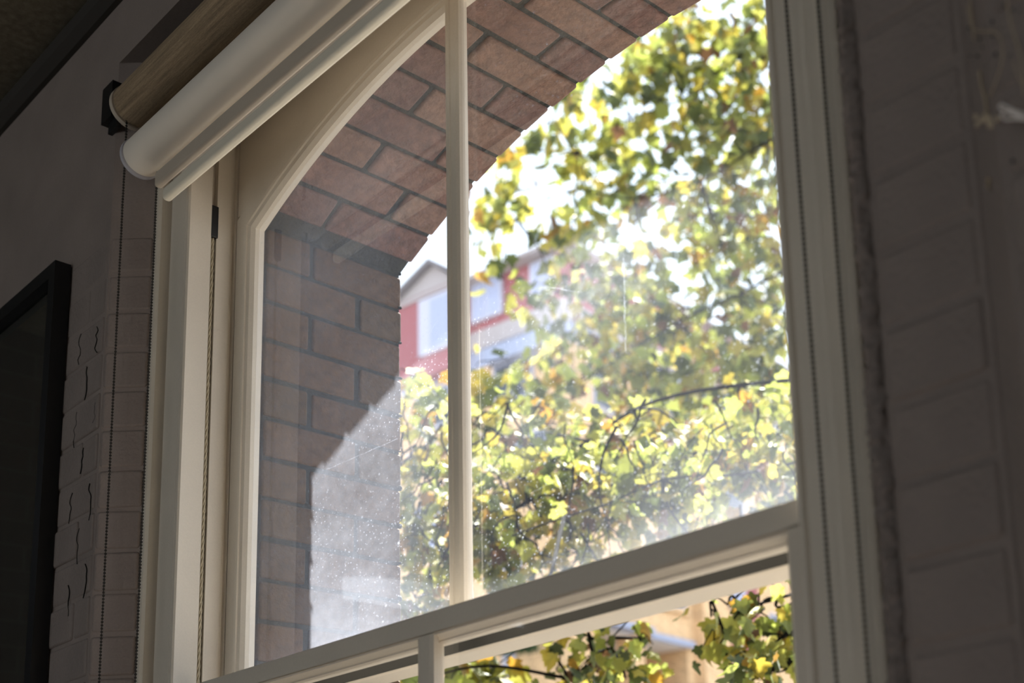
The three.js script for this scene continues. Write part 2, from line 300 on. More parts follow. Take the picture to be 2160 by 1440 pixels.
// ------------------------------------------------------------------ the sash window
const win = struct(group('window_1'));
const JL = -2.41, JR = -0.878, WC = (-2.354 - 0.956) / 2;
{
  const y0 = -0.45, y1 = 1.80;
  // casings: flat board, bead by the opening, raised back band outside
  const casing = (s, x) => [[0, -1.165], [0, -1.152], [0.004, -1.149], [0.010, -1.149], [0.013, -1.153], [0.017, -1.15], [0.080, -1.15], [0.083, -1.155], [0.088, -1.155], [0.092, -1.134], [0.098, -1.129], [0.110, -1.129], [0.116, -1.134], [0.118, -1.165]].map(([a, z]) => [x + s * a, z]);
  mesh('casing', upright(casing(-1, JL + 0.004), y0, y1), M.cream, win);
  mesh('casing', upright(casing(1, JR - 0.004), y0, y1), M.cream, win);
  mesh('casing_head', box(JL, JR, 1.66, y1, -1.2, -1.15), M.cream, win);
  // jambs: pulley stile with staff bead, cord groove and parting bead
  const jamb = (s, x) => [[0.04, -1.3], [0.04, -1.166], [0, -1.166], [-0.003, -1.162], [-0.003, -1.199], [0.001, -1.2015], [0.016, -1.2015], [0.016, -1.2125], [0.0, -1.2125], [0.0, -1.244], [0.009, -1.246], [0.009, -1.2535], [0.0, -1.255], [0.0, -1.3]].map(([a, z]) => [x - s * a, z]);
  mesh('jamb', upright(jamb(1, JL), y0, y1), M.cream, win);
  mesh('jamb', upright(jamb(-1, JR), y0, y1), M.cream, win);
  mesh('jamb_head', box(JL, JR, 1.72, 1.78, -1.3, -1.2), M.cream, win);
  mesh('window_sill', rbox(-2.53, -0.74, -0.5, -0.45, -1.64, -1.09, 0.008), M.stone, win);
  // pulley slot and sash cord
  const pl = mesh('pulley', mergeGeometries([rbox(JL - 0.015, JL + 0.0035, 1.425, 1.497, -1.2145, -1.1985, 0.0015)]), M.black, win);
  pl.userData.label = 'black pulley slot of the sash cord';
  const strands = [];
  for (let k = 0; k < 3; k++) { const pts = []; for (let i = 0; i <= 260; i++) { const y = 1.44 - i * 0.0072, a = i * 0.95 + k * 2.1; pts.push(V(JL - 0.0055 + 0.0018 * Math.cos(a), y, -1.207 + 0.0018 * Math.sin(a))); } strands.push(tube(pts, 0.0019, 5, 520)); }
  const c = mesh('sash_cord', mergeGeometries(strands), M.cord, win); c.userData.label = 'tan twisted sash cord';

  // upper sash, its head arched below
  const gx0 = -2.354, gx1 = -0.956, ap = 1.600, sp = 1.447, hw = (gx1 - gx0) / 2, R = (hw * hw + (ap - sp) ** 2) / (2 * (ap - sp)), yb = 0.452, cy = ap - R;
  const arcPts = (r, n = 36) => { const a = Math.asin(hw / R), o = []; for (let i = 0; i <= n; i++) { const t = -a + 2 * a * i / n; o.push([WC + r * Math.sin(t), cy + r * Math.cos(t)]); } return o; };
  const inner = [[gx0, yb], ...arcPts(R), [gx1, yb]];
  const us = group('upper_sash', win);
  const sec = [[0, -1.291], [0, -1.2705], [0.006, -1.2625], [0.0135, -1.2605], [0.0145, -1.257], [0.021, -1.256], [0.052, -1.256], [0.052, -1.291]];
  mesh('moulded_frame', sweepXY(inner, sec), M.cream, us);
  const plate = arcPts(R + 0.045); plate.push([gx1 + 0.05, 1.70], [gx0 - 0.05, 1.70]); 
  mesh('head_rail', facing([[gx0 - 0.05, arcPts(R + 0.045)[0][1]], ...plate.slice(0, -2), [gx1 + 0.05, arcPts(R + 0.045)[0][1]], ...plate.slice(-2)], -1.2905, -1.2565), M.cream, us);
  mesh('meeting_rail', lengthwise([[0.452, -1.256], [0.452, -1.291], [0.407, -1.291], [0.413, -1.260], [0.416, -1.256]], gx0 - 0.05, gx1 + 0.05), M.cream, us);
  mesh('shade_strip', box(gx0, gx1, 0.4165, 0.451, -1.2565, -1.2525), M.shadeBlack, us).userData.label = 'black strip painted as shade behind the meeting rail';  // the shaded band on this rail face, painted as a black strip
  const bar = [[-0.019, -1.256], [-0.0205, -1.262], [-0.0205, -1.2665], [-0.012, -1.269], [-0.008, -1.283], [0.008, -1.283], [0.012, -1.269], [0.0205, -1.2665], [0.0205, -1.262], [0.019, -1.256], [0.012, -1.2535], [0.006, -1.2535], [0.004, -1.2555], [-0.004, -1.2555], [-0.006, -1.2535], [-0.012, -1.2535]].map(([a, z]) => [WC + a, z]);
  mesh('glazing_bar', upright(bar, 0.44, 1.606), M.cream, us);
  const pane = (name, pts, z, parent) => mesh(name, uvBox(new THREE.ShapeGeometry(new THREE.Shape(pts.map(([a, b]) => new THREE.Vector2(a, b)))).translate(0, 0, z)), M.glass, parent);
  const lp = [[gx0 - 0.004, 0.44]], rp = [];
  const ap2 = arcPts(R + 0.004), left = ap2.filter(([x]) => x < WC - 0.001), right = ap2.filter(([x]) => x > WC + 0.001);
  pane('glass_pane', [[WC, 0.44], [WC, ap + 0.003], ...left.slice().reverse(), [gx0 - 0.004, 0.44]], ZG, us);
  pane('glass_pane', [[gx1 + 0.004, 0.44], ...right.slice().reverse(), [WC, ap + 0.003], [WC, 0.44]], ZG, us);

  // lower sash, nearer the room
  const ls = group('lower_sash', win), lx0 = JL + 0.006, lx1 = JR - 0.002;
  mesh('meeting_rail', lengthwise([[0.461, -1.166], [0.461, -1.2], [0.430, -1.2], [0.430, -1.169], [0.428, -1.165], [0.458, -1.165]], lx0, lx1), M.cream, ls);
  mesh('glazing_bead', lengthwise([[0.4298, -1.2], [0.4135, -1.2], [0.413, -1.197], [0.4165, -1.184], [0.4185, -1.1835], [0.4245, -1.169], [0.4298, -1.169]], lx0 + 0.04, lx1 - 0.03), M.cream, ls).userData.label = 'pale bead under the meeting rail';
  mesh('stile', upright([[lx0, -1.165], [lx0 + 0.04, -1.165], [lx0 + 0.043, -1.17], [lx0 + 0.052, -1.18], [lx0 + 0.052, -1.2], [lx0, -1.2]], -0.44, 0.43), M.cream, ls);
  mesh('stile', upright([[lx1, -1.165], [lx1 - 0.028, -1.165], [lx1 - 0.031, -1.17], [lx1 - 0.042, -1.18], [lx1 - 0.042, -1.2], [lx1, -1.2]], -0.44, 0.43), M.cream, ls);
  mesh('glazing_bar', upright([[-0.02, -1.167], [-0.02, -1.176], [-0.009, -1.179], [-0.009, -1.194], [0.009, -1.194], [0.009, -1.179], [0.02, -1.176], [0.02, -1.167], [0.012, -1.1645], [-0.012, -1.1645]].map(([a, z]) => [-1.615 + a, z]), -0.43, 0.425), M.cream, ls);
  mesh('bottom_rail', rbox(lx0, lx1, -0.45, -0.36, -1.2, -1.165, 0.003), M.cream, ls);
  pane('glass_pane', [[lx0 + 0.045, -0.37], [-1.615, -0.37], [-1.615, 0.428], [lx0 + 0.045, 0.428]], -1.19, ls);
  pane('glass_pane', [[-1.615, -0.37], [lx1 - 0.035, -0.37], [lx1 - 0.035, 0.428], [-1.615, 0.428]], -1.19, ls);

  // dust and smears on the upper panes: grains, wiped patches and two run marks
  const W = 1024, dust = texture(W, (u, v) => 0, {}), dd = dust.image.data;
  const grains = new Float32Array(W * W);
  for (let i = 0; i < 15000; i++) {
    const u = rnd(), v = rnd(), big = rnd() < 0.012, s = big ? rr(0.8, 2.0) : rr(0.3, 0.8), a = rr(0.25, 1) * (0.25 + 0.9 * Math.max(0, 0.45 + fbm(u * 3.4, v * 4.2, 11))), cx = u * W, cyy = v * W;
    for (let y = Math.floor(cyy - 3); y <= cyy + 3; y++) for (let x = Math.floor(cx - 3); x <= cx + 3; x++) { if (x < 0 || y < 0 || x >= W || y >= W) continue; const q = Math.hypot(x - cx, y - cyy) / s; grains[y * W + x] += a * Math.exp(-q * q); }
  }
  const onGlass = (px, py) => { const p = at(px, py, 1); p.multiplyScalar(ZG / p.z); return [(p.x - gx0) / (gx1 - gx0), (p.y - 0.452) / (ap - 0.452)]; };
  const mark = (a, b, w, k) => { const [x0, y0] = onGlass(...a), [x1, y1] = onGlass(...b), n = Math.ceil(Math.hypot(x1 - x0, y1 - y0) * W * 1.5); for (let i = 0; i <= n; i++) { const x = (x0 + (x1 - x0) * i / n) * W + noise(i * 0.03, x0 * 50) * 2.5, y = (y0 + (y1 - y0) * i / n) * W, q = k * (0.35 + 0.9 * Math.abs(noise(i * 0.05, y0 * 31))); for (let m = -4; m <= 4; m++) { const o = Math.floor(y) * W + Math.floor(x + m); if (o >= 0 && o < W * W) grains[o] += q * Math.exp(-((m / w) ** 2)) * (0.5 + rnd()); } } };
  mark([1316, 545], [1322, 740], 0.8, 0.36); mark([1350, 540], [1352, 640], 0.7, 0.12); mark([1160, 606], [1222, 616], 0.8, 0.22); mark([1132, 492], [1124, 536], 4.0, 0.5); mark([1120, 1040], [1180, 1010], 0.7, 0.12);
  mark([690, 990], [840, 925], 0.9, 0.12); mark([905, 705], [925, 675], 1.2, 0.5);
  const [sx1, sy1] = onGlass(1235, 600), [sx2, sy2] = onGlass(1530, 1075), [sx3, sy3] = onGlass(1420, 700);
  for (let y = 0; y < W; y++) for (let x = 0; x < W; x++) {
    const u = x / W, v = y / W, streak = Math.max(0, 0.5 + 0.5 * fbm(u * 40, v * 1.3, 21)), blot = fbm(u * 4.3, v * 5.1, 31), fine = fbm(u * 60, v * 60, 41), wob = 0.04 * fbm(u * 6, v * 6, 51);
    const patch = (cu, cv, a, b) => Math.max(0, 1 - Math.hypot((u - cu + wob) / a, (v - cv + wob) / b)) ** 1.3;
    const leftPane = u + wob < 0.33 ? 1 : Math.max(0, 1 - (u + wob - 0.33) / 0.17);          // the outer left part was never wiped
    let film = 0.008 + 0.016 * streak * (0.4 + Math.max(0, blot)) + 0.018 * Math.max(0, blot) + 0.004 * fine;
    film += 0.085 * leftPane * (0.9 + 0.35 * blot + 0.1 * fine) + 0.08 * patch(sx1, sy1, 0.16, 0.15) * (1 + 0.5 * fine) + 0.07 * patch(sx2, sy2, 0.3, 0.16) + 0.018 * patch(sx3, sy3, 0.3, 0.25);
    film += (0.09 - 0.05 * leftPane) * Math.max(0, 1 - (v + wob * 0.6) / 0.075) * (1 + 0.4 * fine);                 // dirt caught along the bottom of the panes
    const a = Math.min(0.95, Math.max(0, film) + 0.35 * grains[y * W + x]), o = (y * W + x) * 4;
    dd[o] = dd[o + 1] = dd[o + 2] = Math.max(0, Math.min(255, a * 255));
  }
  dust.wrapS = dust.wrapT = THREE.ClampToEdgeWrapping; dust.needsUpdate = true;
  const mDust = new THREE.MeshPhysicalMaterial({ color: lin(0.74, 0.79, 0.92), roughness: 1, transmission: 0.8, thickness: 0, alphaMap: dust, transparent: true, side: THREE.DoubleSide, specularIntensity: 0 });
  const dg = new THREE.ShapeGeometry(new THREE.Shape([[gx1, 0.452], ...arcPts(R).slice().reverse(), [gx0, 0.452]].map(([a, b]) => new THREE.Vector2(a, b)))).translate(0, 0, ZG + 0.0008);
  const du = dg.attributes.uv, dp = dg.attributes.position; for (let i = 0; i < du.count; i++) du.setXY(i, (dp.getX(i) - gx0) / (gx1 - gx0), (dp.getY(i) - 0.452) / (ap - 0.452));
  const dm = mesh('dust_film', dg, mDust, us); dm.userData.label = 'dust grains and smears on the upper panes'; dm.userData.kind = 'stuff'; dm.castShadow = false;
}

// ------------------------------------------------------------------ roller blinds and their chains
function bead(parts, p, r) { const g = new THREE.IcosahedronGeometry(r, 1); g.translate(p.x, p.y, p.z); parts.push(g); }
function chainStrand(x, z, y0, y1, parent, lean = 0) {
  const parts = []; let i = 0;
  for (let y = y0; y > y1; y -= 0.0066, i++) bead(parts, V(x + lean * (y0 - y) + 0.0006 * noise(y * 7, x * 30), y, z + 0.0006 * noise(y * 9, 3)), 0.0026);
  parts.push(tube([V(x, y0, z), V(x + lean * (y0 - y1) / 2, (y0 + y1) / 2, z), V(x + lean * (y0 - y1), y1, z)], 0.0007, 4, 4).toNonIndexed());
  const m = mesh('bead_chain', mergeGeometries(parts.map((g) => (g.index ? g.toNonIndexed() : g))), M.chain, parent); m.userData.label = 'hanging bead chain strand';
}
function roll(y, z, r, x0, x1, parent, mat, mcap) {
  const pts = []; for (let i = 0; i <= 3; i++) { const a = Math.PI * i / 6; pts.push([r - 0.003 + 0.003 * Math.sin(a), -0.003 * Math.cos(a)]); }
  const prof = [V(0, x0, 0), V(r - 0.004, x0, 0), V(r, x0 + 0.004, 0), V(r, x1 - 0.004, 0), V(r - 0.004, x1, 0), V(0, x1, 0)].map((v) => new THREE.Vector2(v.x, v.y));
  const g = new THREE.LatheGeometry(prof, 40).rotateZ(-Math.PI / 2); g.translate(0, y, z);
  return mesh('fabric_roll', g, mat, parent);
}
{
  const zb = -1.085;
  const b1 = tag(group('double_roller_blind'), 'double roller blind, brown and pale grey rolls with hanging bead chains, at the window head', 'blind');
  roll(1.742, zb, 0.047, -2.545, -0.80, b1, M.fabricBrown).userData.label = 'upper brown fabric roll';
  mesh('end_cap', new THREE.CylinderGeometry(0.049, 0.049, 0.012, 32).rotateZ(Math.PI / 2).translate(-2.551, 1.742, zb), M.barTan, b1);
  mesh('bracket', mergeGeometries([box(-2.615, -2.565, 1.715, 1.80, -1.064, -1.045), box(-2.60, -2.558, 1.69, 1.73, -1.064, -1.055)]), M.black, b1);
  mesh('bottom_bar', rbox(-2.42, -0.83, 1.495, 1.529, zb - 0.010, zb + 0.006, 0.006), M.barTan, b1).userData.label = 'tan bottom bar';
  mesh('fabric_drop', box(-2.415, -0.835, 1.516, 1.73, zb - 0.0525, zb - 0.0515), M.fabricGrey, b1);
  roll(1.598, zb, 0.042, -2.495, -0.80, b1, M.fabricGrey).userData.label = 'lower pale grey fabric roll';
  mesh('end_cap', new THREE.CylinderGeometry(0.044, 0.044, 0.008, 32).rotateZ(Math.PI / 2).translate(-2.499, 1.598, zb), std(lin(0.45, 0.44, 0.48), 0.4), b1);
  mesh('bottom_bar', rbox(-2.375, -0.83, 1.445, 1.473, zb - 0.009, zb + 0.009, 0.007), M.barCream, b1).userData.label = 'cream bottom bar';
  mesh('fabric_drop', box(-2.40, -0.835, 1.503, 1.60, zb - 0.0425, zb - 0.0417), M.fabricGrey, b1);
  chainStrand(-2.5395, -1.068, 1.72, -0.2, b1, 0);
  chainStrand(-2.464, -1.105, 1.72, -0.2, b1, 0);
  chainStrand(-0.8275, -1.12, 1.57, -0.25, b1, 0.005);
  chainStrand(-0.779, -1.12, 1.57, -0.25, b1, 0);
}

// ------------------------------------------------------------------ black framed picture on the left wall
{
  const z = ZI + 0.004, x1 = -2.775, x0 = -3.5, y1 = 1.455, y0 = -0.2, w = 0.032, d = 0.034;
  const pf = tag(group('framed_picture'), 'black framed picture behind dark reflecting glass, hung on the wall left of the window', 'picture');
  const mitre = (a, b, c, e) => { const g = facing([a, b, c, e], z, z + d); return g; };
  mesh('frame_rail', mitre([x0, y1], [x1, y1], [x1 - w, y1 - w], [x0 + w, y1 - w]), M.black, pf);
  mesh('frame_rail', mitre([x0, y0], [x1, y0], [x1 - w, y0 + w], [x0 + w, y0 + w]), M.black, pf);
  mesh('frame_stile', mitre([x1, y0], [x1, y1], [x1 - w, y1 - w], [x1 - w, y0 + w]), M.black, pf);
  mesh('frame_stile', mitre([x0, y0], [x0, y1], [x0 + w, y1 - w], [x0 + w, y0 + w]), M.black, pf);
  mesh('print', box(x0 + w, x1 - w, y0 + w, y1 - w, z + 0.004, z + 0.006), std(lin(0.035, 0.03, 0.024), 0.9), pf);
  mesh('glass_pane', box(x0 + w, x1 - w, y0 + w, y1 - w, z + 0.012, z + 0.0125), M.glass, pf);
}

// ------------------------------------------------------------------ right wall face: old paint drips, stains, a wire hook
{
  const onSplay = (px, py, out = 0.003) => { // where a sight line meets the splayed face right of the window
    const p = at(px, py, 1), n = V(-0.6, 0, 0.8), q = V(-0.584, 0, -1.095).addScaledVector(n, out), k = q.dot(n) / p.dot(n); return p.multiplyScalar(k); };
  const drips = [];
  const line = (pts, r, tip = 1) => drips.push(tube(pts.map(([x, y]) => onSplay(x, y, 0.0025)), r, 6, 24, tip).toNonIndexed());
  line([[2066, 150], [2070, 180], [2078, 210], [2082, 238]], 0.0013); line([[2040, 10], [2045, 40], [2052, 60], [2072, 66], [2098, 68], [2112, 85], [2115, 120], [2105, 160], [2087, 205]], 0.0007);
  line([[2124, 0], [2130, 40], [2140, 75], [2150, 110], [2158, 150], [2160, 200]], 0.0009); line([[2046, 0], [2050, 40], [2055, 85]], 0.0009); line([[2138, 130], [2148, 160], [2158, 180]], 0.0006);
  line([[2085, 375], [2084, 392], [2088, 400]], 0.002, 0.4);
  const m = mesh('paint_drips', mergeGeometries(drips), std(lin(0.46, 0.37, 0.26), 0.6), wall); m.userData.label = 'cream drips of old paint';
  const splot = [];
  for (const [x, y, r] of [[2058, 246, 6], [2072, 252, 7], [2085, 250, 9], [2062, 262, 6], [2090, 262, 8], [2104, 250, 6], [2078, 240, 5]]) { const g = new THREE.SphereGeometry(r * 0.00052, 10, 8); const c = onSplay(x, y, 0.001); g.scale(1, 1, 0.5).translate(c.x, c.y, c.z); splot.push(g); }
  mesh('paint_blob', mergeGeometries(splot), std(lin(0.46, 0.37, 0.26), 0.6), wall).userData.label = 'dried blob of cream paint';
  const specks = [];
  for (const [x, y] of [[2111, 22], [2093, 46], [2066, 82], [2060, 118], [2062, 119], [2112, 60], [2046, 118], [2100, 115], [2130, 116], [2043, 60], [2150, 22], [2080, 140], [2135, 20], [2155, 30], [2072, 100], [2094, 76], [2136, 340], [2118, 12]]) { const c = onSplay(x, y, 0.0012), g = new THREE.SphereGeometry(rr(0.0007, 0.0017), 8, 6); g.scale(1, rr(1, 1.8), 1).translate(c.x, c.y, c.z); specks.push(g); }
  mesh('specks', mergeGeometries(specks), std(lin(0.004, 0.005, 0.005), 0.8), wall).userData.label = 'black specks on the wall';
  const hook = tag(group('wall_clip'), 'white bent wire clip fixed to the dark wall, right of the bead chains', 'clip');
  const w1 = [[2166, 252], [2140, 251], [2117, 251], [2112, 243], [2118, 236], [2132, 234], [2145, 240], [2166, 250]], w2 = [[2166, 240], [2150, 236], [2125, 226], [2110, 220], [2108, 226], [2116, 232], [2140, 243], [2166, 254]];
  for (const w of [w1, w2]) mesh('wire', tube(w.map(([x, y]) => onSplay(x, y, 0.006)), 0.0011, 8, 60), std(lin(0.75, 0.70, 0.67), 0.4), hook);
}

// ------------------------------------------------------------------ outdoors: ground and the apartment building across the street
const GY = -1.7;
{
  const gr = struct(mesh('ground', box(-70, 60, GY - 0.3, GY, -90, -1.7), std(lin(0.18, 0.172, 0.165), 0.95, { map: speckle })));
}
const K = 34 / 28;
{
  const C = V(-19.805 * K, 0, -18.005 * K), d1 = V(-0.139, 0, -0.990), e2 = V(0.990, 0, -0.139);
  const tanTex = texture(1024, (u, v) => {
    const r = Math.floor(v * 12), q = u * 4 + (r % 2) * 0.5, fx = q - Math.floor(q), fy = v * 12 - r, j = fx < 0.05 || fy < 0.13;
    const h = Math.abs(Math.sin((Math.floor(q) % 4) * 12.9 + r * 78.2) * 43.7) % 1, k = 0.93 + 0.14 * h + 0.03 * (rnd() - 0.5);
    return j ? [0.50, 0.43, 0.36] : [0.86 * k, 0.72 * k, 0.55 * k];
  }, { colour: true, rx: 1 / 0.96, ry: 1 / 1.032 });
  const B = { tan: std(lin(1, 1, 1), 0.9, { map: tanTex }), red: std(lin(0.30, 0.095, 0.105), 0.8), band: std(lin(0.36, 0.32, 0.32), 0.7), fascia: std(lin(0.28, 0.31, 0.42), 0.5), white: std(lin(0.44, 0.44, 0.52), 0.5), roof: std(lin(0.17, 0.155, 0.165), 0.8),
    pane: std(lin(0.05, 0.06, 0.08), 0.05), brown: std(lin(0.12, 0.07, 0.05), 0.5), blind: std(lin(0.33, 0.36, 0.50), 0.6), soffit: std(lin(0.72, 0.70, 0.70), 0.7) };
  const b = tag(group('apartment_building', null, V(C.x, GY, C.z)), 'tan brick apartment building with red painted top storey and grey hipped roof, beyond the tree', 'building');
  // the building's own axes: u runs back along the right-hand face, w along the left-hand face (negative to the left), v above the eye
  const frame = new THREE.Matrix4().makeBasis(d1, AY, e2.clone()).setPosition(0, -GY, 0);
  const add = (name, mat, u0, u1, v0, v1, w0, w1, parent = b) => mesh(name, uvBox(box(u0 * K, u1 * K, v0 * K, v1 * K, w0 * K, w1 * K)).applyMatrix4(frame), mat, parent);
  const vg = GY / K;
  // body, with the recessed balcony of the right-hand face left open
  add('brick_wall', B.tan, 0, 0.75, vg, 12.3, -9, 0); add('brick_wall', B.tan, 0.75, 4.12, 6.0, 12.3, -9, 0); add('brick_wall', B.tan, 0.75, 4.12, vg, 3.2, -9, 0);
  add('brick_wall', B.tan, 0.75, 4.12, 3.2, 6.0, -9, -1.3); add('brick_wall', B.tan, 4.12, 16, vg, 12.3, -9, 0);
  add('brick_pier', B.tan, 2.0, 2.43, 3.2, 6.0, -0.42, 0.02); add('brick_pier', B.tan, 4.45, 12, vg, 12.3, 0, 0.28);
  add('painted_storey', B.red, -0.02, 16, 13.2, 14.45, -9, 0.02); add('string_course', B.band, -0.06, 16, 12.75, 13.2, -9, 0.06); add('string_course', B.fascia, -0.03, 16, 12.3, 12.75, -9, 0.03);
  add('fascia', B.fascia, 0.5, 2.42, 5.99, 6.15, -0.02, 0.34); add('fascia', B.fascia, 2.42, 4.30, 5.98, 6.13, -0.02, 0.12);
  add('soffit', B.soffit, 0.75, 4.12, 5.97, 6.0, -1.3, 0.0);
  const door = group('balcony_door', b); add('door_frame', B.brown, 2.66, 3.5, 3.2, 5.62, -1.3, -1.22, door); add('pane', B.pane, 2.74, 3.06, 3.3, 5.54, -1.22, -1.20, door); add('pane', B.pane, 3.12, 3.42, 3.3, 5.54, -1.22, -1.20, door);
  add('balcony_wall', B.tan, 0.75, 4.12, 3.2, 4.1, -0.12, 0.0);
  const windowOn1 = (u0, u1, v0, v1, w, mat, sill) => { const f = group('window', b); add('window_frame', B.white, u0, u1, v0, v1, w - 0.03, w + 0.03, f); add('pane', mat, u0 + 0.06, u1 - 0.06, v0 + 0.06, v1 - 0.06, w + 0.03, w + 0.035, f); if (sill) add('window_sill', sill, u0 - 0.05, u1 + 0.05, v0 - 0.12, v0, w, w + 0.1, f); };
  windowOn1(3.2, 4.1, 6.86, 7.9, 0, B.pane, B.tan); windowOn1(5.6, 6.3, 7.22, 8.3, 0.28, B.blind, B.band); add('red_panel', B.red, 6.3, 6.9, 6.95, 8.3, 0.28, 0.31);
  windowOn1(5.7, 6.4, 5.0, 6.1, 0.28, B.white, null); add('red_panel', B.red, 5.6, 6.9, 6.12, 6.45, 0.28, 0.33); windowOn1(7.4, 8.4, 6.2, 7.3, 0.28, B.pane, B.band);
  for (const v of [9.2, 11.0]) for (const u of [0.9, 3.0, 5.6, 7.6, 9.6]) windowOn1(u, u + 0.9, v, v + 1.1, u > 4.4 ? 0.28 : 0, B.pane, B.band);
  const windowOn2 = (w0, w1, v0, v1, mat, out = 0.02) => { const f = group('window', b); add('window_frame', B.white, -out - 0.04, 0, v0, v1, w0, w1, f); add('pane', mat, -out - 0.05, -out - 0.04, v0 + 0.07, v1 - 0.07, w0 + 0.07, (w0 + w1) / 2 - 0.03, f); add('pane', mat, -out - 0.05, -out - 0.04, v0 + 0.07, v1 - 0.07, (w0 + w1) / 2 + 0.03, w1 - 0.07, f); };
  windowOn2(-2.72, -1.75, 13.42, 14.4, B.blind, 0.06); windowOn2(-0.9, -0.2, 13.42, 14.3, B.blind, 0.06);
  windowOn2(-2.1, -0.9, 11.2, 12.2, B.pane); windowOn2(-4.6, -3.4, 11.2, 12.2, B.pane); windowOn2(-2.4, -1.3, 7.4, 8.4, B.pane); windowOn2(-4.9, -3.8, 8.2, 9.4, B.blind); windowOn2(-2.9, -2.55, 3.6, 5.9, B.white); windowOn2(-1.95, -1.6, 3.6, 5.9, B.white); windowOn2(-1.5, -0.5, 9.3, 10.4, B.pane); windowOn2(-4.4, -3.5, 5.6, 6.8, B.white);
  add('canopy', B.fascia, -0.5, 0, 12.05, 12.4, -1.9, 0.1); add('canopy', B.fascia, -0.3, 0, 8.0, 8.16, -2.5, -0.9); add('canopy', B.fascia, -0.3, 0, 10.5, 10.66, -4.6, -2.4);
  // gabled bay at the left with a white framed window
  const bay = group('gabled_bay', b);
  add('bay_wall', B.red, -0.35, 0, 12.4, 14.5, -4.95, -2.9, bay);
  add('bay_window', B.white, -0.42, -0.35, 12.9, 14.3, -4.1, -3.0, bay); add('bay_pane', B.blind, -0.44, -0.42, 13.0, 14.2, -3.7, -3.1, bay);
  const gable = (name, mat, pts, x0, x1) => mesh(name, uvBox(new THREE.ExtrudeGeometry(new THREE.Shape(pts.map(([w, v]) => new THREE.Vector2(w * K, v * K))), { depth: (x1 - x0) * K, bevelEnabled: false }).applyMatrix4(new THREE.Matrix4().makeBasis(AZ, AY, V(-1, 0, 0)).setPosition(-x0 * K, 0, 0))).applyMatrix4(frame), mat, bay);
  gable('bay_gable', B.band, [[-4.95, 14.5], [-2.9, 14.5], [-3.65, 15.1]], -2, 0.36);
  gable('bay_roof', B.roof, [[-5.1, 14.46], [-3.65, 15.1], [-2.7, 14.46], [-2.7, 14.56], [-3.65, 15.22], [-5.1, 14.56]], -2.5, 0.55);
  // hipped roof
  { const q = (u, v, w) => [u * K, v * K, w * K], A = q(-0.4, 14.45, 0.4), D = q(-0.4, 14.45, -9.4), E = q(16.4, 14.45, -9.4), G = q(16.4, 14.45, 0.4), r0 = q(4, 15.7, -4), r1 = q(12, 15.7, -4), pos = [];
    for (const t of [[A, D, r0], [A, r0, r1], [A, r1, G], [G, r1, E], [E, r1, r0], [E, r0, D]]) t.forEach((p) => pos.push(...p));
    const g = new THREE.BufferGeometry(); g.setAttribute('position', new THREE.Float32BufferAttribute(pos, 3)); g.computeVertexNormals();
    mesh('roof', uvBox(g).applyMatrix4(frame), B.roof, b); add('eaves', B.band, -0.4, 16.4, 14.36, 14.45, -9.4, 0.4); }
}

// ------------------------------------------------------------------ the tree and its leaves
function leafShape(k) {
  // a five-lobed leaf with a folded midrib and drooping tips
  const rim = [[0, 0.02], [0.16, -0.06], [0.34, -0.02], [0.30, 0.12], [0.50, 0.22], [0.55, 0.40], [0.36, 0.42], [0.34, 0.56], [0.20, 0.62], [0.13, 0.78], [0, 1.0]];
  const pts = [...rim, ...rim.slice(1, -1).reverse().map(([x, y]) => [-x, y])], pos = [], c = [0, 0.36];
  const lift = (x, y) => -0.22 * Math.abs(x) * (1 + 0.4 * k) - 0.16 * y * y * (k + 0.4) + 0.05 * Math.sin(9 * x + 5 * y + k * 3);
  for (let i = 0; i < pts.length; i++) { const a = pts[i], b = pts[(i + 1) % pts.length]; for (const [x, y] of [c, a, b]) pos.push(x, y - 0.02, lift(x, y)); }
  let g = new THREE.BufferGeometry(); g.setAttribute('position', new THREE.Float32BufferAttribute(pos, 3)); g = mergeVertices(g); g.computeVertexNormals(); return g;
}
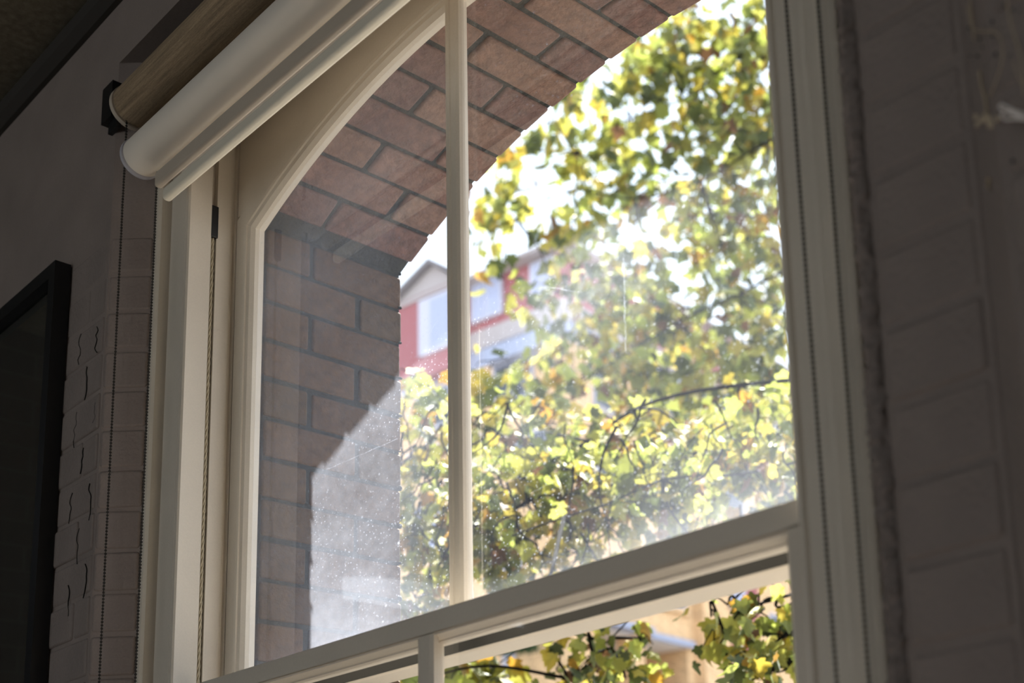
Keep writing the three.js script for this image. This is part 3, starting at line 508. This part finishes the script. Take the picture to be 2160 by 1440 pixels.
{
  const leafGeo = [0, 0.7, 1.4, 2.2].map(leafShape);
  const leafMat = (c, through = 0.5) => new THREE.MeshPhysicalMaterial({ color: lin(...c), roughness: 0.7, transmission: through, thickness: 0, side: THREE.DoubleSide, specularIntensity: 0.5 });
  const tones = [[0.32, 0.31, 0.06], [0.38, 0.30, 0.045], [0.19, 0.21, 0.045], [0.10, 0.125, 0.035], [0.37, 0.21, 0.03], [0.16, 0.08, 0.04], [0.09, 0.11, 0.045], [0.50, 0.50, 0.12], [0.55, 0.45, 0.08], [0.37, 0.42, 0.09]], share = [0.15, 0.09, 0.14, 0.12, 0.04, 0.04, 0.10, 0.12, 0.08, 0.12];
  const mats = tones.map((c, i) => leafMat(c, i === 3 || i === 6 || i === 5 ? 0.25 : 0.5));
  const tone = () => { let r = rnd(), i = 0; while (i < 9 && (r -= share[i]) > 0) i++; return i; };
  const root = at(2500, 1500, 7.5); root.y = GY;
  const tree = tag(group('plane_tree', null, root), 'plane tree with yellow and green autumn leaves spreading outside the window', 'tree');
  const rel = (v) => v.clone().sub(root);
  // limbs: where they run in the frame and how far away
  const fork = at(2350, 900, 7.4);
  mesh('trunk', tube([V(0, 0, 0), V(0.1, 1.2, 0.05), rel(at(2480, 1250, 7.5)), rel(fork)], 0.19, 12, 24, 0.6), M.bark, tree);
  const limbPx = [
    [[2350, 900, 7.4], [1950, 790, 7.0], [1690, 800, 6.8], [1560, 812, 6.7], [1440, 830, 6.6], [1340, 862, 6.5], [1240, 930, 6.4], [1140, 985, 6.3], [1040, 1050, 6.2], [960, 1110, 6.1]],
    [[2350, 900, 7.4], [2000, 900, 6.6], [1740, 960, 6.0], [1560, 1000, 5.7], [1400, 1010, 5.6], [1290, 1060, 5.5], [1190, 1090, 5.5], [1080, 1130, 5.4]],
    [[1240, 930, 6.4], [1190, 1000, 6.3], [1110, 1060, 6.2], [1020, 1100, 6.1], [950, 1150, 6.0], [905, 1230, 6.0], [860, 1310, 6.0], [780, 1400, 6.0]],
    [[2350, 900, 7.4], [2000, 600, 8.4], [1700, 560, 8.6], [1560, 620, 8.5], [1430, 680, 8.4], [1330, 740, 8.3], [1230, 800, 8.3], [1120, 850, 8.2]],
    [[2350, 900, 7.4], [2050, 350, 9.5], [1800, 240, 9.8], [1620, 300, 9.6], [1480, 380, 9.5], [1340, 420, 9.4], [1200, 400, 9.3], [1090, 460, 9.2]],
    [[2050, 350, 9.5], [1900, 60, 10.2], [1700, 40, 10.2], [1560, 120, 10], [1440, 210, 9.9], [1330, 250, 9.8], [1220, 320, 9.7]],
    [[1740, 960, 6.0], [1720, 1150, 4.6], [1700, 1240, 4.3], [1640, 1262, 4.2], [1560, 1290, 4.15], [1530, 1340, 4.1], [1505, 1380, 4.1]],
    [[1740, 960, 6.0], [1780, 1250, 4.3], [1700, 1370, 4.05], [1620, 1420, 4.0], [1540, 1450, 4.0]],
    [[1400, 1010, 5.6], [1390, 1180, 4.9], [1330, 1300, 4.5], [1290, 1345, 4.4], [1250, 1380, 4.4], [1200, 1430, 4.4]],
    [[1190, 1090, 5.5], [1150, 1250, 5.0], [1080, 1380, 4.8], [1000, 1430, 4.8]],
    [[1300, 900, 5.6], [1272, 960, 5.5], [1264, 1040, 5.4], [1280, 1100, 5.4], [1288, 1180, 5.4]],
    [[1120, 850, 8.2], [1000, 860, 7.8], [940, 880, 7.6], [870, 890, 7.5], [800, 930, 7.4]],
  ];
  const dz = (d) => (d > 4.9 && d < 7.05 ? d * 0.8 : d);
  const limbs = limbPx.map((l) => l.map(([x, y, d]) => rel(at(x, y, dz(d)))));
  limbs.forEach((l, i) => mesh('branch', tube(l, [0.02, 0.014, 0.013, 0.018, 0.02, 0.018, 0.012, 0.012, 0.008, 0.008, 0.006, 0.010][i], 7, l.length * 5, 0.22), M.bark, tree));
  // leaf clusters: centre in the frame, distance, spread and number
  const clusters = [
    [880, 800, 6.9, 45, 60, 22], [905, 860, 6.7, 50, 45, 22], [880, 960, 6.2, 55, 60, 34], [920, 1040, 6.1, 50, 70, 36], [880, 1130, 6.1, 60, 70, 46], [930, 1200, 6.0, 45, 60, 30], [875, 1260, 6.0, 55, 50, 26], [900, 1290, 5.9, 40, 25, 10],
    [1040, 760, 7.6, 40, 40, 8], [1080, 850, 7.2, 90, 60, 46], [1030, 930, 6.5, 70, 60, 34], [1150, 900, 6.8, 110, 70, 60], [1100, 1010, 6.2, 110, 60, 64], [1060, 1090, 6.0, 80, 60, 60], [1040, 1170, 6.0, 70, 60, 46], [1150, 1100, 5.9, 90, 60, 60], [1180, 1180, 5.8, 80, 50, 40],
    [1230, 1000, 6.1, 90, 70, 66], [1280, 1100, 5.8, 90, 60, 56], [1370, 1000, 5.9, 110, 60, 66], [1420, 1080, 5.7, 110, 50, 56], [1320, 900, 6.6, 120, 60, 64], [1480, 950, 6.2, 110, 60, 66], [1580, 1000, 6.0, 90, 70, 66], [1640, 920, 6.3, 70, 70, 46], [1580, 860, 6.9, 120, 60, 60],
    [1200, 700, 8.6, 90, 60, 40], [1180, 620, 8.8, 60, 60, 34], [1260, 790, 8.3, 120, 60, 60], [1400, 780, 8.2, 120, 70, 80], [1540, 760, 8.0, 120, 70, 80], [1640, 700, 8.0, 70, 100, 60], [1320, 680, 8.8, 110, 70, 70], [1450, 650, 8.8, 120, 70, 80], [1570, 610, 9.0, 100, 70, 66], [1400, 560, 9.4, 110, 60, 60], [1270, 580, 9.4, 90, 60, 44], [1520, 520, 9.6, 100, 60, 56], [1640, 560, 9.2, 60, 90, 50],
    [1050, 470, 9.6, 60, 40, 22], [1120, 400, 9.8, 80, 50, 44], [1180, 480, 9.6, 80, 40, 36], [1220, 330, 10, 90, 60, 60], [1290, 420, 9.8, 90, 50, 46], [1330, 260, 10, 100, 60, 70], [1400, 380, 9.9, 100, 60, 60], [1440, 190, 10, 90, 70, 90], [1500, 300, 10, 90, 70, 80], [1570, 150, 10, 90, 80, 100], [1590, 330, 10, 70, 80, 90], [1640, 240, 10, 60, 100, 84], [1500, 70, 10, 90, 70, 80], [1600, 30, 10, 70, 60, 60], [1380, 110, 10.2, 90, 50, 60], [1600, 440, 9.8, 70, 60, 60], [1450, 460, 9.8, 90, 40, 44], [1000, 520, 9.4, 40, 30, 8],
    [1040, 380, 9.9, 50, 35, 24], [1090, 320, 9.9, 45, 35, 24], [1150, 260, 10, 50, 40, 30], [1230, 200, 10, 60, 40, 34], [1310, 150, 10, 60, 40, 36], [1390, 60, 10.2, 60, 40, 36], [1130, 510, 9.5, 60, 25, 20], [1060, 590, 9.3, 30, 20, 5],
    [1300, 640, 11, 90, 50, 70], [1450, 690, 11, 100, 50, 80], [1560, 760, 11, 90, 60, 80], [1350, 790, 11, 100, 50, 80], [1500, 850, 10.5, 110, 50, 80], [1610, 660, 11, 60, 60, 60], [1210, 780, 11, 70, 50, 40], [1630, 850, 10.5, 50, 60, 50], [1400, 930, 10, 110, 40, 70], [1560, 950, 10, 90, 50, 60],
    [1780, 120, 10, 110, 110, 80], [1790, 340, 9.6, 110, 100, 70], [1960, 250, 9.6, 130, 140, 80], [1790, 580, 8.8, 110, 100, 80], [1990, 520, 8.6, 140, 130, 90], [1800, 780, 7.4, 110, 80, 60], [2000, 800, 7.2, 130, 100, 70], [1820, 940, 6.4, 110, 80, 60], [2000, 960, 6.6, 110, 90, 60], [1790, 1100, 5.5, 80, 80, 40], [1770, 1240, 4.4, 60, 60, 26], [1780, 1380, 4.2, 70, 60, 30],
    [1680, 1270, 4.2, 50, 35, 26], [1600, 1290, 4.2, 55, 40, 30], [1640, 1350, 4.05, 60, 45, 40], [1560, 1400, 4.05, 60, 40, 30], [1660, 1410, 4.0, 60, 40, 34], [1505, 1360, 4.1, 22, 30, 10], [1500, 1300, 4.15, 22, 30, 9], [1535, 1275, 4.2, 30, 18, 7],
    [1250, 1350, 4.4, 45, 35, 16], [1300, 1380, 4.4, 60, 40, 24], [1230, 1410, 4.4, 60, 30, 22], [1180, 1400, 4.45, 40, 35, 12], [1350, 1350, 4.4, 30, 25, 8], [1320, 1430, 4.4, 60, 25, 20], [1260, 1320, 4.5, 30, 15, 5],
    [1000, 1400, 4.8, 50, 30, 12], [1050, 1430, 4.8, 50, 20, 12], [960, 1430, 4.8, 50, 20, 14], [860, 1440, 5.2, 60, 22, 14],
  ];
  const leaves = [], twigParts = [];
  const near = (p) => { let best = null, bd = 1e9; for (const l of limbs) for (const q of l) { const d = q.distanceTo(p); if (d < bd) { bd = d; best = q; } } return best; };
  for (const [x, y, d0, sx, sy, n0] of clusters) {
    const d = dz(d0), front = d0 > 4.9 && d0 < 7.05, n = Math.round(n0 * (front ? 1.45 : 1));
    const hub = rel(at(x, y, d)), from = near(hub), mid = from.clone().lerp(hub, 0.5).add(V(rr(-0.05, 0.05), rr(-0.02, 0.08), rr(-0.05, 0.05)));
    if (from.distanceTo(hub) > 0.02) twigParts.push(tube([from, mid, hub], 0.0065, 5, 10, 0.5));
    const spurs = []; const ns = Math.max(2, Math.round(n / 9));
    for (let s = 0; s < ns; s++) {
      const e = rel(at(x + rr(-1, 1) * sx, y + rr(-1, 1) * sy, d * (1 + rr(-0.05, 0.05)))), m2 = hub.clone().lerp(e, 0.5).add(V(rr(-0.04, 0.04), rr(0, 0.05), rr(-0.04, 0.04)));
      twigParts.push(tube([hub, m2, e], 0.0035, 4, 8, 0.5)); spurs.push([hub, m2, e]);
    }
    for (let i = 0; i < n; i++) {
      const s = pick(spurs), t = rr(0.25, 1.05), base = s[0].clone().lerp(s[1], Math.min(1, t * 2)).lerp(s[2], Math.max(0, t)), spread = d * 0.019;
      const p = base.add(V(rr(-1, 1) * spread, rr(-1.2, 0.7) * spread, rr(-1, 1) * spread));
      const size = front ? rr(0.042, 0.086) : rr(0.075, 0.155) * (d > 9 ? 1.05 : d > 7 ? 0.85 : 1) * (d < 4.6 ? 0.5 : 1);
      const q = new THREE.Quaternion().setFromEuler(new THREE.Euler(Math.PI + rr(-0.9, 0.9), rr(0, 6.28), rr(-0.7, 0.7), 'YXZ'));
      leaves.push({ p, q, size, k: Math.floor(rnd() * 4), m: tone(), d });
    }
  }
  for (let i = 0; i < 70; i++) {
    const x = i < 16 ? rr(850, 950) : rr(1010, 1680), y = rr(840, 1130), d = rr(4.2, 5.0), pts = []; let px = x, py = y;
    const lean = rr(-22, 22), drop = rr(14, 36);
    for (let k = 0; k < 6; k++) { pts.push(rel(at(px, py, d + k * 0.01))); px += lean * rr(0.4, 1.4) + rr(-9, 9); py += drop * rr(0.5, 1.3); }
    twigParts.push(tube(pts, rr(0.0025, 0.0055), 5, 14, 0.4));
    if (rnd() < 0.7) { const q = pts[3], e = q.clone().add(V(rr(-0.12, 0.12), rr(-0.10, 0.04), rr(-0.05, 0.05))); twigParts.push(tube([q, q.clone().lerp(e, 0.5).add(V(0, 0.015, 0)), e], 0.002, 4, 6, 0.5)); }
  }
  mesh('twigs', mergeGeometries(twigParts), M.bark, tree).userData.kind = 'stuff';
  leaves.forEach((l) => (l.show = l.size / l.d));
  leaves.sort((a, b) => b.show - a.show);
  const S = (l) => V(l.size, l.size, l.size);
  leaves.slice(0, 300).forEach((l) => { const m = mesh('leaf', leafGeo[l.k], mats[l.m], tree); m.position.copy(l.p); m.quaternion.copy(l.q); m.scale.copy(S(l)); });
  const rest = leaves.slice(300), all = [leafMat([1, 1, 1]), leafMat([1, 1, 1], 0.25)], dense = (l) => (l.m === 3 || l.m === 5 || l.m === 6 ? 1 : 0);
  for (let k = 0; k < 4; k++) for (const t of [0, 1]) {
    const mine = rest.filter((l) => l.k === k && dense(l) === t), im = new THREE.InstancedMesh(leafGeo[k], all[t], mine.length);
    mine.forEach((l, i) => { im.setMatrixAt(i, new THREE.Matrix4().compose(l.p, l.q, S(l))); im.setColorAt(i, lin(...tones[l.m])); });
    im.name = 'foliage'; im.userData.kind = 'stuff'; im.castShadow = im.receiveShadow = true; tree.add(im);
  }
  // round seed balls on stalks
  for (const [x, y, d] of [[1200, 1070, 5.6], [1205, 1087, 5.6], [1080, 1004, 6.1], [905, 985, 6.1], [932, 1098, 6], [1136, 1033, 5.9]]) { const p = rel(at(x, y, d)); const g = new THREE.IcosahedronGeometry(0.015, 2), a = g.attributes.position; for (let i = 0; i < a.count; i++) { const k = 1 + 0.12 * noise(a.getX(i) * 400, a.getY(i) * 400, a.getZ(i) * 400); a.setXYZ(i, a.getX(i) * k, a.getY(i) * k, a.getZ(i) * k); } g.computeVertexNormals(); g.translate(p.x, p.y, p.z); mesh('seed_ball', g, M.bark, tree); }

  // clipped dark hedge on a balcony of the building, seen through the lower sash
  const hp = at(1060, 1345, 33), hedge = tag(new THREE.InstancedMesh(leafGeo[1], leafMat([1, 1, 1]), 1500), 'dark green foliage of a planted balcony, seen under the meeting rail', 'foliage');
  hedge.name = 'balcony_foliage'; hedge.userData.kind = 'stuff'; hedge.position.copy(hp);
  for (let i = 0; i < 1500; i++) {
    const p = at(1060 + rr(-110, 70), 1345 + rr(-55, 28), 33 + rr(-0.5, 0.4)).sub(hp), s = rr(0.10, 0.22);
    hedge.setMatrixAt(i, new THREE.Matrix4().compose(p, new THREE.Quaternion().setFromEuler(new THREE.Euler(rr(0, 6), rr(0, 6), rr(0, 6))), V(s, s, s))); const c = rr(0.5, 1.3); hedge.setColorAt(i, lin(0.05 * c, 0.10 * c, 0.035 * c));
  }
  scene.add(hedge);
}

// ------------------------------------------------------------------ from eye height to floor height
for (const o of scene.children) o.position.y += H;
scene.updateMatrixWorld(true);
renderer.render(scene, camera);
